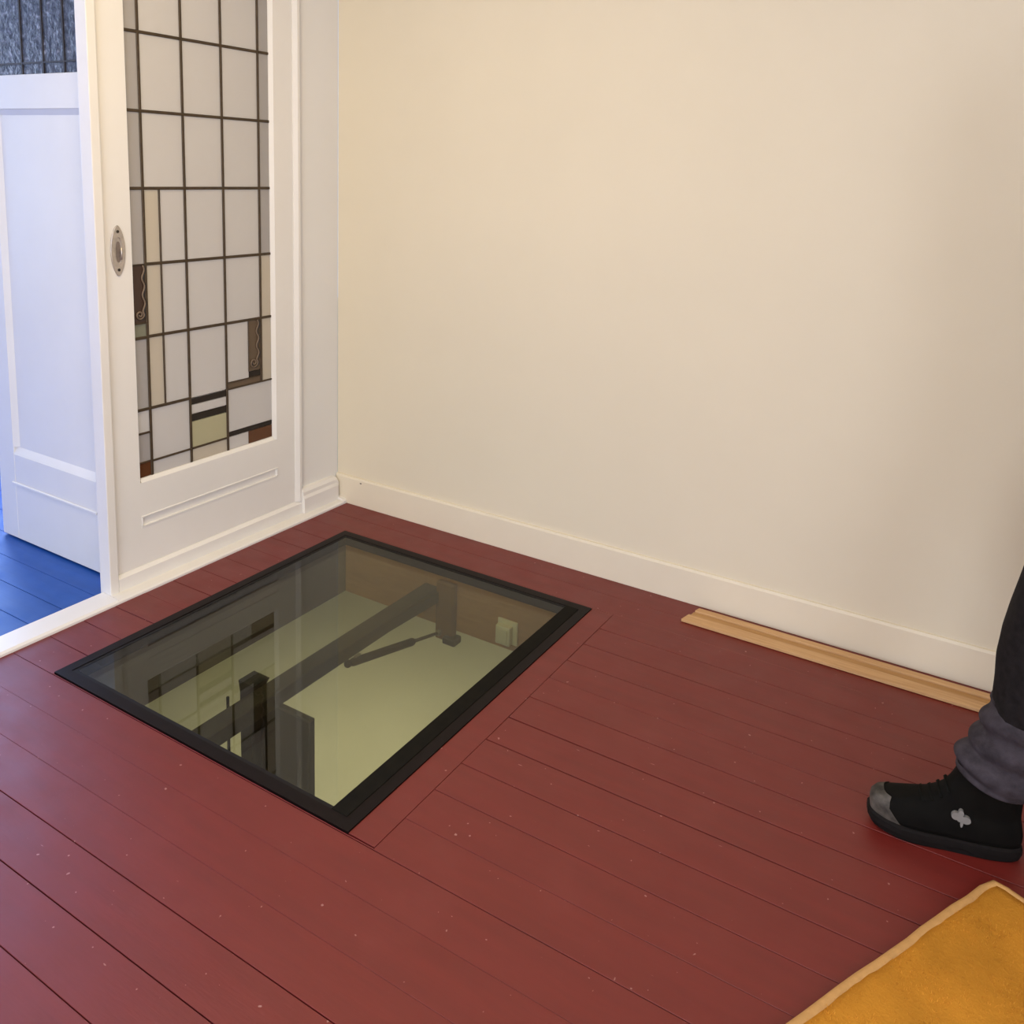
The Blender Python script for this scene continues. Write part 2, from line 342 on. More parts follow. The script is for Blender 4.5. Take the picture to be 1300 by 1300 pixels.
# floor strip along the left wall and the sill of the opening
prism('floor_strip', M['gloss'], fr, [(-0.046, -0.001), (0.001, -0.001), (0.001, 0.007), (-0.004, 0.0125), (-0.03, 0.015), (-0.046, 0.015)], 1, -1.0925, -0.018)
prism('corner_block', M['gloss'], fr, [(-0.05, 0.0), (0.002, 0.0), (0.002, 0.012), (-0.012, 0.022), (-0.05, 0.026)], 1, -0.0175, -0.0005)
prism('sill', M['gloss'], fr, [(-0.093, -0.001), (0.001, -0.001), (0.001, 0.007), (-0.006, 0.013), (-0.086, 0.017), (-0.093, 0.012)], 1, -3.3, -1.0930)
# skirting piece to the right of the door
sk = bmesh.new()
prof = [(-0.063, 0.0155), (-0.030, 0.0155), (-0.030, 0.078), (-0.037, 0.090), (-0.037, 0.104), (-0.046, 0.117), (-0.063, 0.119)]
rings = []
for y, s in ((-0.2185, 0), (-0.045, 0), (-0.03, 0.001), (-0.018, 0.004), (-0.010, 0.010), (-0.006, 0.020)):
    rings.append([Vector((min(x, -0.030 - s * 0.35), y, z - (s if z > 0.07 else 0))) for x, z in prof])
add_loft(sk, rings)
link_bm('skirting', sk, M['gloss'], fr)

dr = empty('door_1', (-0.07, -0.65, 0.07)); tag(dr, 'white sliding door with leaded stained glass and oval pull', 'door', kind=S)
GY0, GY1, GZ0 = -0.953, -0.352, 0.372; DT = 2.30; GT = 2.22
XF, XB = -0.060, -0.093
def rail(name, y0, y1, z0, z1): return box(name, M['gloss'], dr, XB, XF, y0, y1, z0, z1, 0.0015, 1)
# stiles with sloped glazing rebates
prism('stile', M['gloss'], dr, [(XB, -1.0605), (XF, -1.0605), (XF, GY0 - 0.004), (XF - 0.009, GY0 + 0.001), (XB, GY0 + 0.001)], 2, 0.0685, DT)
prism('stile', M['gloss'], dr, [(XB, GY1 - 0.001), (XF - 0.010, GY1 - 0.001), (XF, GY1 + 0.012), (XF, -0.2445), (XB, -0.2445)], 2, 0.0685, DT)
# bottom rail: flat field with a recessed long groove, built of pieces
GRY0, GRY1, GRZ0, GRZ1 = -0.957, -0.337, 0.206, 0.240
bm = bmesh.new()
RY0, RY1 = GY0 - 0.004, GY1 + 0.012
add_box(bm, XB, XF, RY0, RY1, 0.0685, GRZ0); add_box(bm, XB, XF, RY0, RY1, GRZ1, GZ0 - 0.012)
add_box(bm, XB, XF - 0.004, RY0, RY1, GRZ0, GRZ1)
add_prism(bm, [(XB, GZ0 - 0.012), (XF, GZ0 - 0.012), (XF - 0.010, GZ0), (XB, GZ0)], 1, GY0 + 0.001, GY1 - 0.001)
link_bm('bottom_rail', bm, M['gloss'], dr)
bm = bmesh.new()   # raised bead round the long groove panel
for (y0, y1, z0, z1) in ((GRY0, GRY1, GRZ1 - 0.003, GRZ1 + 0.003), (GRY0, GRY1, GRZ0 - 0.003, GRZ0 + 0.004), (GRY0, GRY0 + 0.006, GRZ0, GRZ1), (GRY1 - 0.006, GRY1, GRZ0, GRZ1)):
    add_box(bm, XF - 0.005, XF + 0.0025, y0, y1, z0, z1, 0.0012)
link_bm('panel_bead', bm, M['gloss'], dr)
rail('top_rail', GY0 + 0.001, GY1 - 0.001, GT, DT)

LW = 0.0098   # came width
va, vb, vc, vd, ve = -0.900, -0.737, -0.572, -0.404, -0.839
z1, z2, z3, z4, z5, z6, z8 = 1.837, 1.592, 1.346, 1.098, 0.855, 0.608, 0.422
z0 = 2.083
panes = []
def P(y0, y1, za, zb, kind): panes.append((y0, y1, za, zb, kind))
zt = [GT, z0, z1, z2, z3]
for a, b_ in zip(zt, zt[1:]):
    P(GY0, va, b_, a, 'grey'); P(va, vb, b_, a, 'clear'); P(vb, vc, b_, a, 'clear'); P(vc, vd, b_, a, 'clear'); P(vd, GY1, b_, a, 'grey')
P(GY0, va, z4, z3, 'grey'); P(GY0, va, 0.902, z4, 'darkbrown'); P(GY0, va, z5, 0.902, 'green'); P(GY0, va, z6, z5, 'grey')
P(GY0, va, 0.526, z6, 'clear'); P(GY0, va, 0.425, 0.526, 'grey'); P(GY0, va, GZ0, 0.425, 'rust')
for a, b_ in ((z3, z4), (z4, z5), (z5, z6)):
    P(va, ve, b_, a, 'straw'); P(ve, vb, b_, a, 'clear'); P(vb, vc, b_, a, 'clear')
P(va, vb, z8, z6, 'clear'); P(va, vb, GZ0, z8, 'clear')
P(vb, vc, 0.582, 0.605, 'black'); P(vb, vc, 0.548, 0.582, 'clear'); P(vb, vc, 0.521, 0.548, 'black'); P(vb, vc, 0.4205, 0.521, 'yellow'); P(vb, vc, GZ0, 0.4205, 'straw')
P(vc, vd, z4, z3, 'clear'); P(vc, vd, z5, z4, 'clear'); P(vc, -0.466, 0.630, z5, 'clear'); P(-0.466, vd, 0.655, z5, 'brown'); P(-0.466, vd, 0.630, 0.655, 'black')
P(vc, vd, 0.606, 0.630, 'brown'); P(vd, GY1, z4, z3, 'grey'); P(vd, GY1, z5, z4, 'straw'); P(vd, GY1, 0.606, z5, 'straw')
P(vc, GY1, 0.441, 0.606, 'clear'); P(vc, GY1, 0.422, 0.441, 'black'); P(vc, -0.472, GZ0, 0.422, 'clear'); P(-0.472, GY1, GZ0, 0.422, 'rust')
for (y0, y1, za, zb, k) in panes:
    box('glass_pane', PANE[k], dr, -0.0775, -0.0735, y0 + 0.001, y1 - 0.001, za + 0.001, zb - 0.001)
def came(y0, y1, za, zb, w=LW):
    bm = bmesh.new()
    if abs(y1 - y0) < 1e-6: add_box(bm, -0.081, -0.0700, y0 - w / 2, y0 + w / 2, za, zb, 0.0015)
    else: add_box(bm, -0.0805, -0.0695, y0, y1, za - w / 2, za + w / 2, 0.0015)
    return link_bm('lead_came', bm, M['lead'], dr)
for y in (va, vb, vc): came(y, y, GZ0, GT)
came(vd, vd, 0.606, GT); came(ve, ve, z6, z3, 0.0065)
for z in (z0, z1, z2, z3): came(GY0, GY1, z, z)
came(va, GY1, z4, z4); came(GY0, va, 0.902, 0.902, 0.004); came(va, GY1, z5, z5); came(GY0, va, z5 - 0.002, z5 - 0.002)
came(GY0, vb, z6, z6); came(GY0, va, 0.526, 0.526, 0.007); came(GY0, va, 0.425, 0.425, 0.005); came(va, vc, z8, z8, 0.007)
came(GY0, va, z4, z4, 0.004); came(-0.466, -0.466, 0.655, z5, 0.004); came(vc, GY1, 0.606, 0.606, 0.006); came(vc, vd, 0.631, 0.631, 0.004)
# painted scrolls on the two brown panes
def scroll(y0, z0_, w, h, flip=1):
    pts = []
    for i in range(26):
        t = i / 25.0; pts.append((-0.0705, y0 + flip * (0.25 * w + 0.10 * w * math.sin(t * 17)), z0_ + h - t * h * 0.80))
    cy, cz, r0 = y0 - flip * 0.10 * w, z0_ + 0.14 * h, 0.36 * w
    for i in range(22):
        a = i / 21.0 * 4.2 * math.pi / 1.4; r = r0 * (1 - i / 26.0)
        pts.append((-0.0705, cy + flip * r * math.cos(-a), cz + r * math.sin(-a)))
    tube('painted_scroll', M['scroll'], dr, pts, 0.0028, 6)
    tube('painted_scroll', M['scrolldark'], dr, [(p[0] - 0.0006, p[1] + flip * 0.0058, p[2] - 0.001) for p in pts[:34]], 0.0026, 6)
M['scroll'] = simple('tan_scroll_paint', (0.17, 0.12, 0.08), 0.5); M['scrolldark'] = simple('black_scroll_paint', (0.012, 0.008, 0.006), 0.5)
scroll(-0.923, 0.905, 0.045, 0.19); scroll(-0.437, 0.66, 0.055, 0.19)
# flush oval pull
pl = empty('door_pull', (XF, -1.008, 1.15), dr); pl['label'] = 'worn nickel oval flush pull'
def oval(cy, cz, a, b_, n=36, e=1.0):
    out = []
    for k in range(n):
        t = 2 * math.pi * k / n; c, s = math.cos(t), math.sin(t)
        out.append((cy + a * math.copysign(abs(c) ** e, c), cz + b_ * math.copysign(abs(s) ** e, s)))
    return out
PC, PZ = -1.008, 1.150
def ringplate(name, mat, outer, inner, x0, x1, xin):
    bm = bmesh.new(); n = len(outer)
    o0 = [bm.verts.new((x0, *p)) for p in outer]; o1 = [bm.verts.new((x1 - 0.001, *p)) for p in outer]
    m1 = [bm.verts.new((x1, PC + (p[0] - PC) * 0.93, PZ + (p[1] - PZ) * 0.97)) for p in outer]
    i1 = [bm.verts.new((x1, *p)) for p in inner]; i0 = [bm.verts.new((xin, *p)) for p in inner]
    for a, b_ in ((o0, o1), (o1, m1), (m1, i1), (i1, i0)):
        for k in range(n): bm.faces.new((a[k], a[(k + 1) % n], b_[(k + 1) % n], b_[k]))
    bm.faces.new(i0); bm.faces.new(o0[::-1])
    return link_bm(name, bm, mat, pl)
ringplate('pull_plate', M['nickel'], [(PC + (y - PC) * (1 - 0.30 * abs((z - PZ) / 0.081) ** 3), z) for y, z in oval(PC, PZ, 0.026, 0.081)], oval(PC, PZ, 0.0125, 0.043, 36, 0.7), XF + 0.0002, XF + 0.0042, XF + 0.0008)
prism('pull_recess', M['nickeldark'], pl, oval(PC + 0.002, PZ - 0.004, 0.0085, 0.034, 20, 0.8), 0, XF + 0.0009, XF + 0.0016)
tube('pull_lip', M['nickel'], pl, [(XF + 0.0038, PC + 0.0100, PZ - 0.030), (XF + 0.005, PC + 0.0115, PZ - 0.008), (XF + 0.0038, PC + 0.0105, PZ + 0.012)], 0.0034, 8)
for dz in (-0.061, 0.061): prism('screw', M['screw'], pl, oval(PC, PZ + dz, 0.0048, 0.0048, 12), 0, XF + 0.004, XF + 0.0056)

# ------------------------------------------------------------------ built-in cupboard with its leaded door (next room side)
cb = empty('cupboard', (-0.47, -0.5, 0)); tag(cb, 'white built-in cupboard between the rooms with leaded glass door', 'cupboard')
boxes('cupboard_body', M['gloss'], cb, [(-0.83, -0.1015, -0.97, -0.101, 0.006, 0.02), (-0.83, -0.80, -1.0, -0.101, 0.02, 2.5), (-0.115, -0.1015, -1.056, -0.101, 0.02, 2.5), (-0.80, -0.115, -0.12, -0.101, 0.02, 2.5), (-0.83, -0.1015, -1.0, -0.101, 2.5, 2.55)])
cd = empty('cupboard_door', (-0.47, -1.01, 0.01), cb)
DY, DB = -1.010, -0.975
KX0, KX1 = -0.826, -0.116
def cdbox(name, x0, x1, z0_, z1_, y0=DB, y1=DY, bev=0.002): return box(name, M['gloss'], cd, x0, x1, y1, y0, z0_, z1_, bev)
cdbox('door_stile', KX0, -0.722, 0.012, 2.3); cdbox('door_stile', -0.224, KX1, 0.012, 2.3)
cdbox('door_rail', -0.7215, -0.2245, 0.012, 0.345); cdbox('door_rail', -0.7215, -0.2245, 1.592, 1.705); cdbox('door_rail', -0.7215, -0.2245, 2.2, 2.3)
cdbox('door_panel', -0.7215, -0.2245, 0.3455, 1.5915, -0.985, -0.997, 0.0)
def mould(pts): tube('panel_moulding', M['gloss'], cd, pts, 0.008, 8)
bm = bmesh.new(); add_prism(bm, [(-0.9965, 0.3455), (-1.0095, 0.3455), (-0.9965, 0.372)], 0, -0.7215, -0.2245); link_bm('panel_moulding', bm, M['gloss'], cd)
bm = bmesh.new(); add_prism(bm, [(-0.7215, -0.9965), (-0.7215, -1.0095), (-0.700, -0.9965)], 2, 0.372, 1.5915); link_bm('panel_moulding', bm, M['gloss'], cd)
bm = bmesh.new(); add_prism(bm, [(-0.9965, 1.5915), (-1.0095, 1.5915), (-0.9965, 1.572)], 0, -0.700, -0.2245); link_bm('panel_moulding', bm, M['gloss'], cd)
box('rail_bead', M['gloss'], cd, -0.738, -0.226, -1.0155, -1.010, 0.226, 0.236, 0.002)
gx = [-0.7215, -0.546, -0.424, -0.308, -0.2245]; gz = [1.7055, 1.742, 1.98, 2.1995]
for a, b_ in zip(gx, gx[1:]):
    for c, d in zip(gz, gz[1:]): box('glass_pane', M['hammered'], cd, a + 0.001, b_ - 0.001, -0.9985, -0.9945, c + 0.001, d - 0.001)
for x in gx[1:4]: box('lead_came', M['leadblue'] if 'leadblue' in M else M['screw'], cd, x - 0.004, x + 0.004, -1.002, -0.993, 1.7055, 2.1995)
for z in gz[1:3]: box('lead_came', M['screw'], cd, -0.7215, -0.2245, -1.0015, -0.9935, z - 0.003, z + 0.003)

# ------------------------------------------------------------------ glass floor hatch
ht = empty('glass_floor_hatch', ((HX0 + HX1) / 2, (HY0 + HY1) / 2, 0)); tag(ht, 'square walk-on glass hatch in a dark frame set into the maroon floor', 'floor hatch')
TZ = 0.0035
def ring4(name, mat, x0, x1, y0, y1, w, z0_, z1_, bev=0.001):
    quads = [[(x0, y0), (x1, y0), (x1 - w, y0 + w), (x0 + w, y0 + w)], [(x1, y0), (x1, y1), (x1 - w, y1 - w), (x1 - w, y0 + w)],
             [(x1, y1), (x0, y1), (x0 + w, y1 - w), (x1 - w, y1 - w)], [(x0, y1), (x0, y0), (x0 + w, y0 + w), (x0 + w, y1 - w)]]
    for q in quads: prism(name, mat, ht, q, 2, z0_, z1_)
ring4('frame_rail', M['frame'], HX0, HX1, HY0, HY1, 0.032, -0.03, TZ)
ring4('gasket', M['black'], HX0 + 0.032, HX1 - 0.032, HY0 + 0.032, HY1 - 0.032, 0.011, -0.03, TZ - 0.002)
gx0, gx1, gy0, gy1 = HX0 + 0.043, HX1 - 0.043, HY0 + 0.043, HY1 - 0.043
box('glass_pane', M['hatchglass'], ht, gx0, gx1, gy0, gy1, -0.024, 0.0006)
box('hinge_rail', M['ledge'], ht, gx1 - 0.036, gx1 + 0.0105, gy0 - 0.0105, gy1 + 0.0105, 0.0008, TZ + 0.0015, 0.0008)
box('support_ledge', M['glassedge'], ht, gx1 - 0.050, gx1 + 0.015, gy0, gy1, -0.045, -0.0255)
# ---- trimmer boards of the opening (structure) and the cellar below
tr = empty('trim_2', (0.75, -0.8, -0.2)); tag(tr, 'brown wooden trimmer boards lining the hatch opening', 'trimmer boards', kind=S)
box('trimmer_board', M['pitshaded'], tr, HX0 + 0.021, HX0 + 0.040, HY0 + 0.021, HY1 - 0.0205, -0.225, -0.031)
box('trimmer_board', M['pitwood'], tr, HX0 + 0.0405, HX1 - 0.0205, HY1 - 0.040, HY1 - 0.0205, -0.225, -0.031)
box('trimmer_board', M['pitwood'], tr, HX1 - 0.035, HX1 - 0.016, HY0 + 0.021, HY1 - 0.041, -0.225, -0.046)
box('trimmer_board', M['pitwood'], tr, HX0 + 0.0405, HX1 - 0.036, HY0 + 0.021, HY0 + 0.040, -0.225, -0.031)
CZ = -2.5
tag(box('floor_cellar', M['cellar'], None, -5.0, 4.5, -5.0, 5.5, CZ - 0.1, CZ), 'pale green-grey cellar floor seen through the hatch glass', 'cellar floor', kind=S)
tag(boxes('wall_cellar', M['cellar'], None, [(-5.1, -5.0, -5, 5.5, CZ, -0.226), (4.5, 4.6, -5, 5.5, CZ, -0.226), (-5, 4.5, 5.5, 5.6, CZ, -0.226), (-5, 4.5, -5.1, -5, CZ, -0.226)]), 'pale cellar walls', 'wall', kind=S)
tag(boxes('ceiling_cellar', M['cellar'], None, [(-5, HX0 + 0.02, -5, 5.5, -0.232, -0.2255), (HX1 - 0.015, 4.5, -5, 5.5, -0.232, -0.2255), (HX0 + 0.02, HX1 - 0.015, -5, HY0 + 0.02, -0.232, -0.2255), (HX0 + 0.02, HX1 - 0.015, HY1 - 0.02, 5.5, -0.232, -0.2255)]),
    'pale cellar ceiling around the hatch shaft', 'ceiling', kind=S)
cl = empty('ceiling_lamp', (-0.9, 1.2, -0.2325)); tag(cl, 'round lamp on the cellar ceiling', 'lamp')
def disc(name, mat, parent, cx_, cy_, r, z0_, z1_, n=28):
    return prism(name, mat, parent, [(cx_ + r * math.cos(2 * math.pi * k / n), cy_ + r * math.sin(2 * math.pi * k / n)) for k in range(n)], 2, z0_, z1_)
disc('lamp_base', M['gloss'], cl, -0.9, 1.2, 0.2, -0.27, -0.2325); disc('lamp_diffuser', M['lampglass'], cl, -0.9, 1.2, 0.24, -0.40, -0.27)

# ---- lifting gear under the glass
lift = empty('hatch_lifting_arm', (0.66, -0.8, -0.1)); tag(lift, 'dark steel lifting arm and brackets under the hatch glass', 'lifting arm')
box('arm_beam', M['steel'], lift, 0.632, 0.694, -1.392, -0.272, -0.125, -0.075, 0.003)
box('wall_bracket', M['steelbrown'], lift, 0.700, 0.778, -0.300, -0.272, -0.262, -0.040, 0.004)
box('bracket_foot', M['steel'], lift, 0.745, 0.800, -0.320, -0.2725, -0.262, -0.235, 0.004)
prism('arm_gusset', M['steel'], lift, [(0.694, -0.60), (0.694, -0.272), (0.715, -0.272)], 2, -0.12, -0.08)
box('pivot_plate', M['steel'], lift, 0.6195, 0.816, -1.066, -1.040, -0.70, -0.126, 0.004)
prism('pivot_post', M['darksteel'], lift, [(0.572, -0.70), (0.618, -0.70), (0.618, -0.09), (0.632, -0.066), (0.566, -0.066), (0.572, -0.10)], 1, -1.10, -1.04)
tube('release_rod', M['darksteel'], lift, [(0.595, -1.165, -0.075), (0.595, -1.165, -0.42)], 0.0045, 8)
gs = empty('gas_strut', (0.68, -0.55, -0.2)); tag(gs, 'slim olive gas strut between the wall bracket and the lifting arm', 'gas strut')
A_, B_ = Vector((0.735, -0.318, -0.222)), Vector((0.7105, -0.80, -0.118))
# positions along the strut
pt = lambda t: A_.lerp(B_, t)
tube('strut_cylinder', M['darksteel'], gs, [pt(0.30), pt(0.32), pt(0.92), pt(0.94)], [0.009, 0.0135, 0.0135, 0.010], 14)
tube('strut_rod', M['steel'], gs, [pt(0.03), pt(0.305)], 0.0058, 10)
bm = bmesh.new(); bmesh.ops.create_uvsphere(bm, u_segments=12, v_segments=8, radius=0.0115, matrix=Matrix.Translation(pt(0.02))); link_bm('end_fitting', bm, M['rod'], gs, True)
bm = bmesh.new(); bmesh.ops.create_uvsphere(bm, u_segments=12, v_segments=8, radius=0.013, matrix=Matrix.Translation(pt(0.97))); link_bm('end_fitting', bm, M['darksteel'], gs, True)
box('end_clip', M['rod'], gs, 0.712, 0.722, -0.76, -0.735, -0.112, -0.106, 0.001)
jb = empty('junction_box', (0.995, -0.271, -0.16)); tag(jb, 'ivory plastic switch box on the brown board under the glass', 'switch box')
YB = HY1 - 0.0405
box('back_plate', M['plastic'], jb, 0.956, 1.036, YB - 0.009, YB, -0.198, -0.112, 0.003, 2)
box('cover', M['plastic'], jb, 0.962, 1.020, YB - 0.034, YB - 0.0095, -0.194, -0.125, 0.005, 2)
box('rocker', M['plastic'], jb, 0.971, 1.011, YB - 0.037, YB - 0.0345, -0.186, -0.134, 0.002, 1)

# ------------------------------------------------------------------ wooden laths on the floor by the baseboard
GL = 'loose laths by the baseboard'
def lath(x0, x1, y0, y1, z0_, z1_, mat, skew, label):
    bm = bmesh.new(); add_prism(bm, [(x0, y0), (x1, y0), (x1, y1), (x0 + skew, y1)], 2, z0_, z1_)
    bmesh.ops.bevel(bm, geom=list(bm.edges), offset=0.0012, segments=1, affect='EDGES')
    tag(link_bm('wooden_lath', bm, mat, None), label, 'lath', GL)
lath(1.572, 2.80, -0.134, -0.089, 0.0005, 0.0105, M['lath'], 0.010, 'flat pine lath on the floor, frontmost of three by the baseboard')
lath(1.586, 2.79, -0.0865, -0.060, 0.0005, 0.0065, M['lath2'], 0.003, 'narrow pine lath on the floor, middle of three by the baseboard')
lath(1.592, 2.78, -0.0585, -0.034, 0.0005, 0.0125, M['lath'], 0.006, 'raised pine lath on the floor, closest to the baseboard')

# ------------------------------------------------------------------ rug
C0 = Vector((2.506, -0.794)); E1 = Vector((-0.448, -0.894)); E2 = Vector((0.894, -0.448)); L1, L2 = 2.0, 1.45
rg = empty('rug', (C0.x, C0.y, 0)); tag(rg, 'thick mustard yellow rug with a pale bound edge', 'rug')
def rp(s, t, z): p = C0 + E1 * s + E2 * t; return Vector((p.x, p.y, z))
def wob(s): return 0.0012 * math.sin(s * 23) + 0.0010 * math.sin(s * 61 + 1)
bm = bmesh.new(); NS, NT = 90, 66; grid = []
for i in range(NS + 1):
    row = []
    for j in range(NT + 1):
        s, t = 0.012 + (L1 - 0.024) * i / NS, 0.012 + (L2 - 0.024) * j / NT
        z = 0.0165 + 0.0012 * math.sin(s * 31 + 2 * t) * math.sin(t * 27) + random.uniform(-0.0008, 0.0008)
        row.append(bm.verts.new(rp(s, t, z)))
    grid.append(row)
for i in range(NS):
    for j in range(NT): bm.faces.new((grid[i][j], grid[i][j + 1], grid[i + 1][j + 1], grid[i + 1][j]))
r = bmesh.ops.extrude_face_region(bm, geom=list(bm.faces))
for v in r['geom']:
    if isinstance(v, bmesh.types.BMVert): v.co.z = 0.001
link_bm('rug_body', bm, M['rug'], rg, True)
bm = bmesh.new(); pts = []
for n_, (a, b_) in enumerate((((0, 0), (L1, 0)), ((L1, 0), (L1, L2)), ((L1, L2), (0, L2)), ((0, L2), (0, 0)))):
    for k in range(40):
        q = k / 40.0; s = a[0] + (b_[0] - a[0]) * q; t = a[1] + (b_[1] - a[1]) * q
        rr = 0.030 if (k == 0) else 0
        s = min(max(s, 0.011), L1 - 0.011); t = min(max(t, 0.011), L2 - 0.011)
        if k == 0: s += 0.004 * (1 if s < 1 else -1); t += 0.004 * (1 if t < 0.7 else -1)
        pts.append(rp(s + wob(t * 2) * 0.5, t + wob(s), 0.0105))
rings = []
for i, p in enumerate(pts):
    d = (pts[(i + 1) % len(pts)] - pts[i - 1]).normalized(); w = Vector((0, 0, 1)).cross(d)
    rings.append([p + w * 0.010 * math.cos(2 * math.pi * k / 10) + Vector((0, 0, 0.0098 * math.sin(2 * math.pi * k / 10))) for k in range(10)])
add_loft(bm, rings + [rings[0]], False)
bmesh.ops.remove_doubles(bm, verts=bm.verts, dist=1e-5)
link_bm('rug_binding', bm, M['binding'], rg, True)
verts, faces = [], []
rnd = random.Random(3); wl = world_loc(rg)
for k in range(60000):
    s, t = rnd.uniform(0.004, 1.0), rnd.uniform(0.004, 1.0) * (1 if rnd.random() < 0.5 else L2 - 0.01)
    if k % 3 == 2: s = rnd.uniform(0.004, L1 - 0.01); t = rnd.uniform(0.004, L2 - 0.01)
    if s + t < 0.05 or min(s, t) < 0.008: continue
    b0 = rp(s, t, 0.014) - wl; a = rnd.uniform(0, 6.283); w = 0.0011
    d = Vector((math.cos(a), math.sin(a), 0)) * w; tip = b0 + Vector((rnd.uniform(-0.004, 0.004), rnd.uniform(-0.004, 0.004), rnd.uniform(0.0035, 0.007)))
    n0 = len(verts); verts += [b0 - d, b0 + d, tip]; faces.append((n0, n0 + 1, n0 + 2))
me = bpy.data.meshes.new('rug_pile'); me.from_pydata(verts, [], faces); me.materials.append(M['rugfibre'])
o = bpy.data.objects.new('rug_pile', me); COL.objects.link(o); o.parent = rg; o['kind'] = 'stuff'

# ------------------------------------------------------------------ ceiling lamp of this room
lp = empty('ceiling_lamp', (0.85, -1.7, CH)); tag(lp, 'round flush lamp on the ceiling above the maroon floor', 'lamp')
disc('lamp_base', M['gloss'], lp, 0.85, -1.7, 0.17, CH - 0.04, CH - 0.0005); disc('lamp_diffuser', M['lampglass'], lp, 0.85, -1.7, 0.22, CH - 0.10, CH - 0.0405)

# ------------------------------------------------------------------ person in work clothes, walking to the left
ps = empty('person', (2.62, -0.62, 0)); tag(ps, 'person in dark work trousers and black work boots walking past the laths', 'person')
def remesh(o, vox, smooth_it=6):
    m_ = o.modifiers.new('remesh', 'REMESH'); m_.mode = 'VOXEL'; m_.voxel_size = vox; m_.use_smooth_shade = True
    if smooth_it:
        s_ = o.modifiers.new('smooth', 'SMOOTH'); s_.iterations = smooth_it; s_.factor = 0.5
def capsule(bm, a, b_, ra, rb, n=14, flat=1.0):
    a, b_ = Vector(a), Vector(b_); d = (b_ - a); L = d.length; d = d / L
    pts = [a - d * ra * 0.95, a - d * ra * 0.6, a]; rs = [ra * 0.3, ra * 0.8, ra]
    pts += [a.lerp(b_, 0.5), b_, b_ + d * rb * 0.6, b_ + d * rb * 0.95]; rs += [(ra + rb) / 2, rb, rb * 0.8, rb * 0.3]
    add_tube(bm, pts, rs, n)
def ball(bm, c, sx, sy, sz):
    bmesh.ops.create_uvsphere(bm, u_segments=20, v_segments=14, radius=1.0, matrix=Matrix.Translation(c) @ Matrix.Diagonal((sx, sy, sz, 1)))
HIPL, HIPR = (2.665, -0.68, 0.90), (2.690, -0.50, 0.90)
KNL, KNR = (2.550, -0.685, 0.50), (2.760, -0.49, 0.50)
ANL, ANR = (2.490, -0.693, 0.10), (2.985, -0.475, 0.17)
# --- skin: one continuous body
bm = bmesh.new()
for H_, K_, A2 in ((HIPL, KNL, ANL), (HIPR, KNR, ANR)):
    capsule(bm, H_, K_, 0.075, 0.052); capsule(bm, K_, A2, 0.052, 0.024)
capsule(bm, (2.50, -0.695, 0.08), (2.36, -0.718, 0.050), 0.024, 0.020); capsule(bm, ANR, (2.90, -0.485, 0.09), 0.024, 0.020)
ball(bm, (2.68, -0.59, 0.95), 0.10, 0.155, 0.12); ball(bm, (2.67, -0.59, 1.12), 0.095, 0.14, 0.16); ball(bm, (2.655, -0.59, 1.30), 0.11, 0.165, 0.17)
capsule(bm, (2.65, -0.73, 1.42), (2.65, -0.45, 1.42), 0.055, 0.055); capsule(bm, (2.65, -0.59, 1.42), (2.635, -0.59, 1.54), 0.058, 0.052)
ball(bm, (2.61, -0.59, 1.635), 0.095, 0.075, 0.118); ball(bm, (2.585, -0.59, 1.575), 0.062, 0.055, 0.058)
capsule(bm, (2.515, -0.59, 1.645), (2.500, -0.59, 1.612), 0.009, 0.014); ball(bm, (2.512, -0.59, 1.575), 0.016, 0.026, 0.008); ball(bm, (2.513, -0.59, 1.562), 0.015, 0.022, 0.007)
for s in (-1, 1):
    ball(bm, (2.625, -0.59 + s * 0.077, 1.625), 0.020, 0.010, 0.032); ball(bm, (2.53, -0.59 + s * 0.033, 1.668), 0.014, 0.022, 0.008)
    fwd = -1 if s > 0 else 1      # arms swing opposite to the legs
    sh = Vector((2.65, -0.59 + s * 0.185, 1.42)); el = Vector((2.70 + fwd * 0.04, -0.59 + s * 0.225, 1.14)); wr = Vector((2.70 + fwd * 0.05, -0.59 + s * 0.225, 0.90))
    capsule(bm, sh, el, 0.050, 0.040); capsule(bm, el, wr, 0.040, 0.027)
    d = (wr - el).normalized(); palm = wr + d * 0.055
    capsule(bm, wr + d * 0.01, palm, 0.026, 0.030)
    fx = Vector((0, 1, 0)).cross(d).normalized()
    for k, (off, ln) in enumerate(((-0.028, 0.068), (-0.010, 0.078), (0.009, 0.074), (0.027, 0.058))):
        b0 = palm + fx * off + d * 0.02; m1 = b0 + d * ln * 0.55; e1 = m1 + d * ln * 0.42 + Vector((0, -s, 0)) * 0.018
        capsule(bm, b0, m1, 0.0095, 0.0088, 8); capsule(bm, m1, e1, 0.0088, 0.0075, 8)
    t0 = wr + d * 0.03 - fx * 0.022; t1 = t0 + d * 0.035 - fx * 0.028; capsule(bm, t0, t1, 0.012, 0.0105, 8); capsule(bm, t1, t1 + d * 0.028 - fx * 0.004, 0.0105, 0.0085, 8)
bo = link_bm('body', bm, M['skin'], ps, True); remesh(bo, 0.006, 4)
for s in (-1, 1):
    bm = bmesh.new(); ball(bm, (2.528, -0.59 + s * 0.032, 1.645), 0.012, 0.014, 0.010); link_bm('eye', bm, M['eye'], ps, True)
bm = bmesh.new(); ball(bm, (2.632, -0.59, 1.675), 0.098, 0.086, 0.098); ball(bm, (2.66, -0.59, 1.62), 0.072, 0.078, 0.085); ho = link_bm('hair', bm, M['hair'], ps, True); remesh(ho, 0.008, 2)
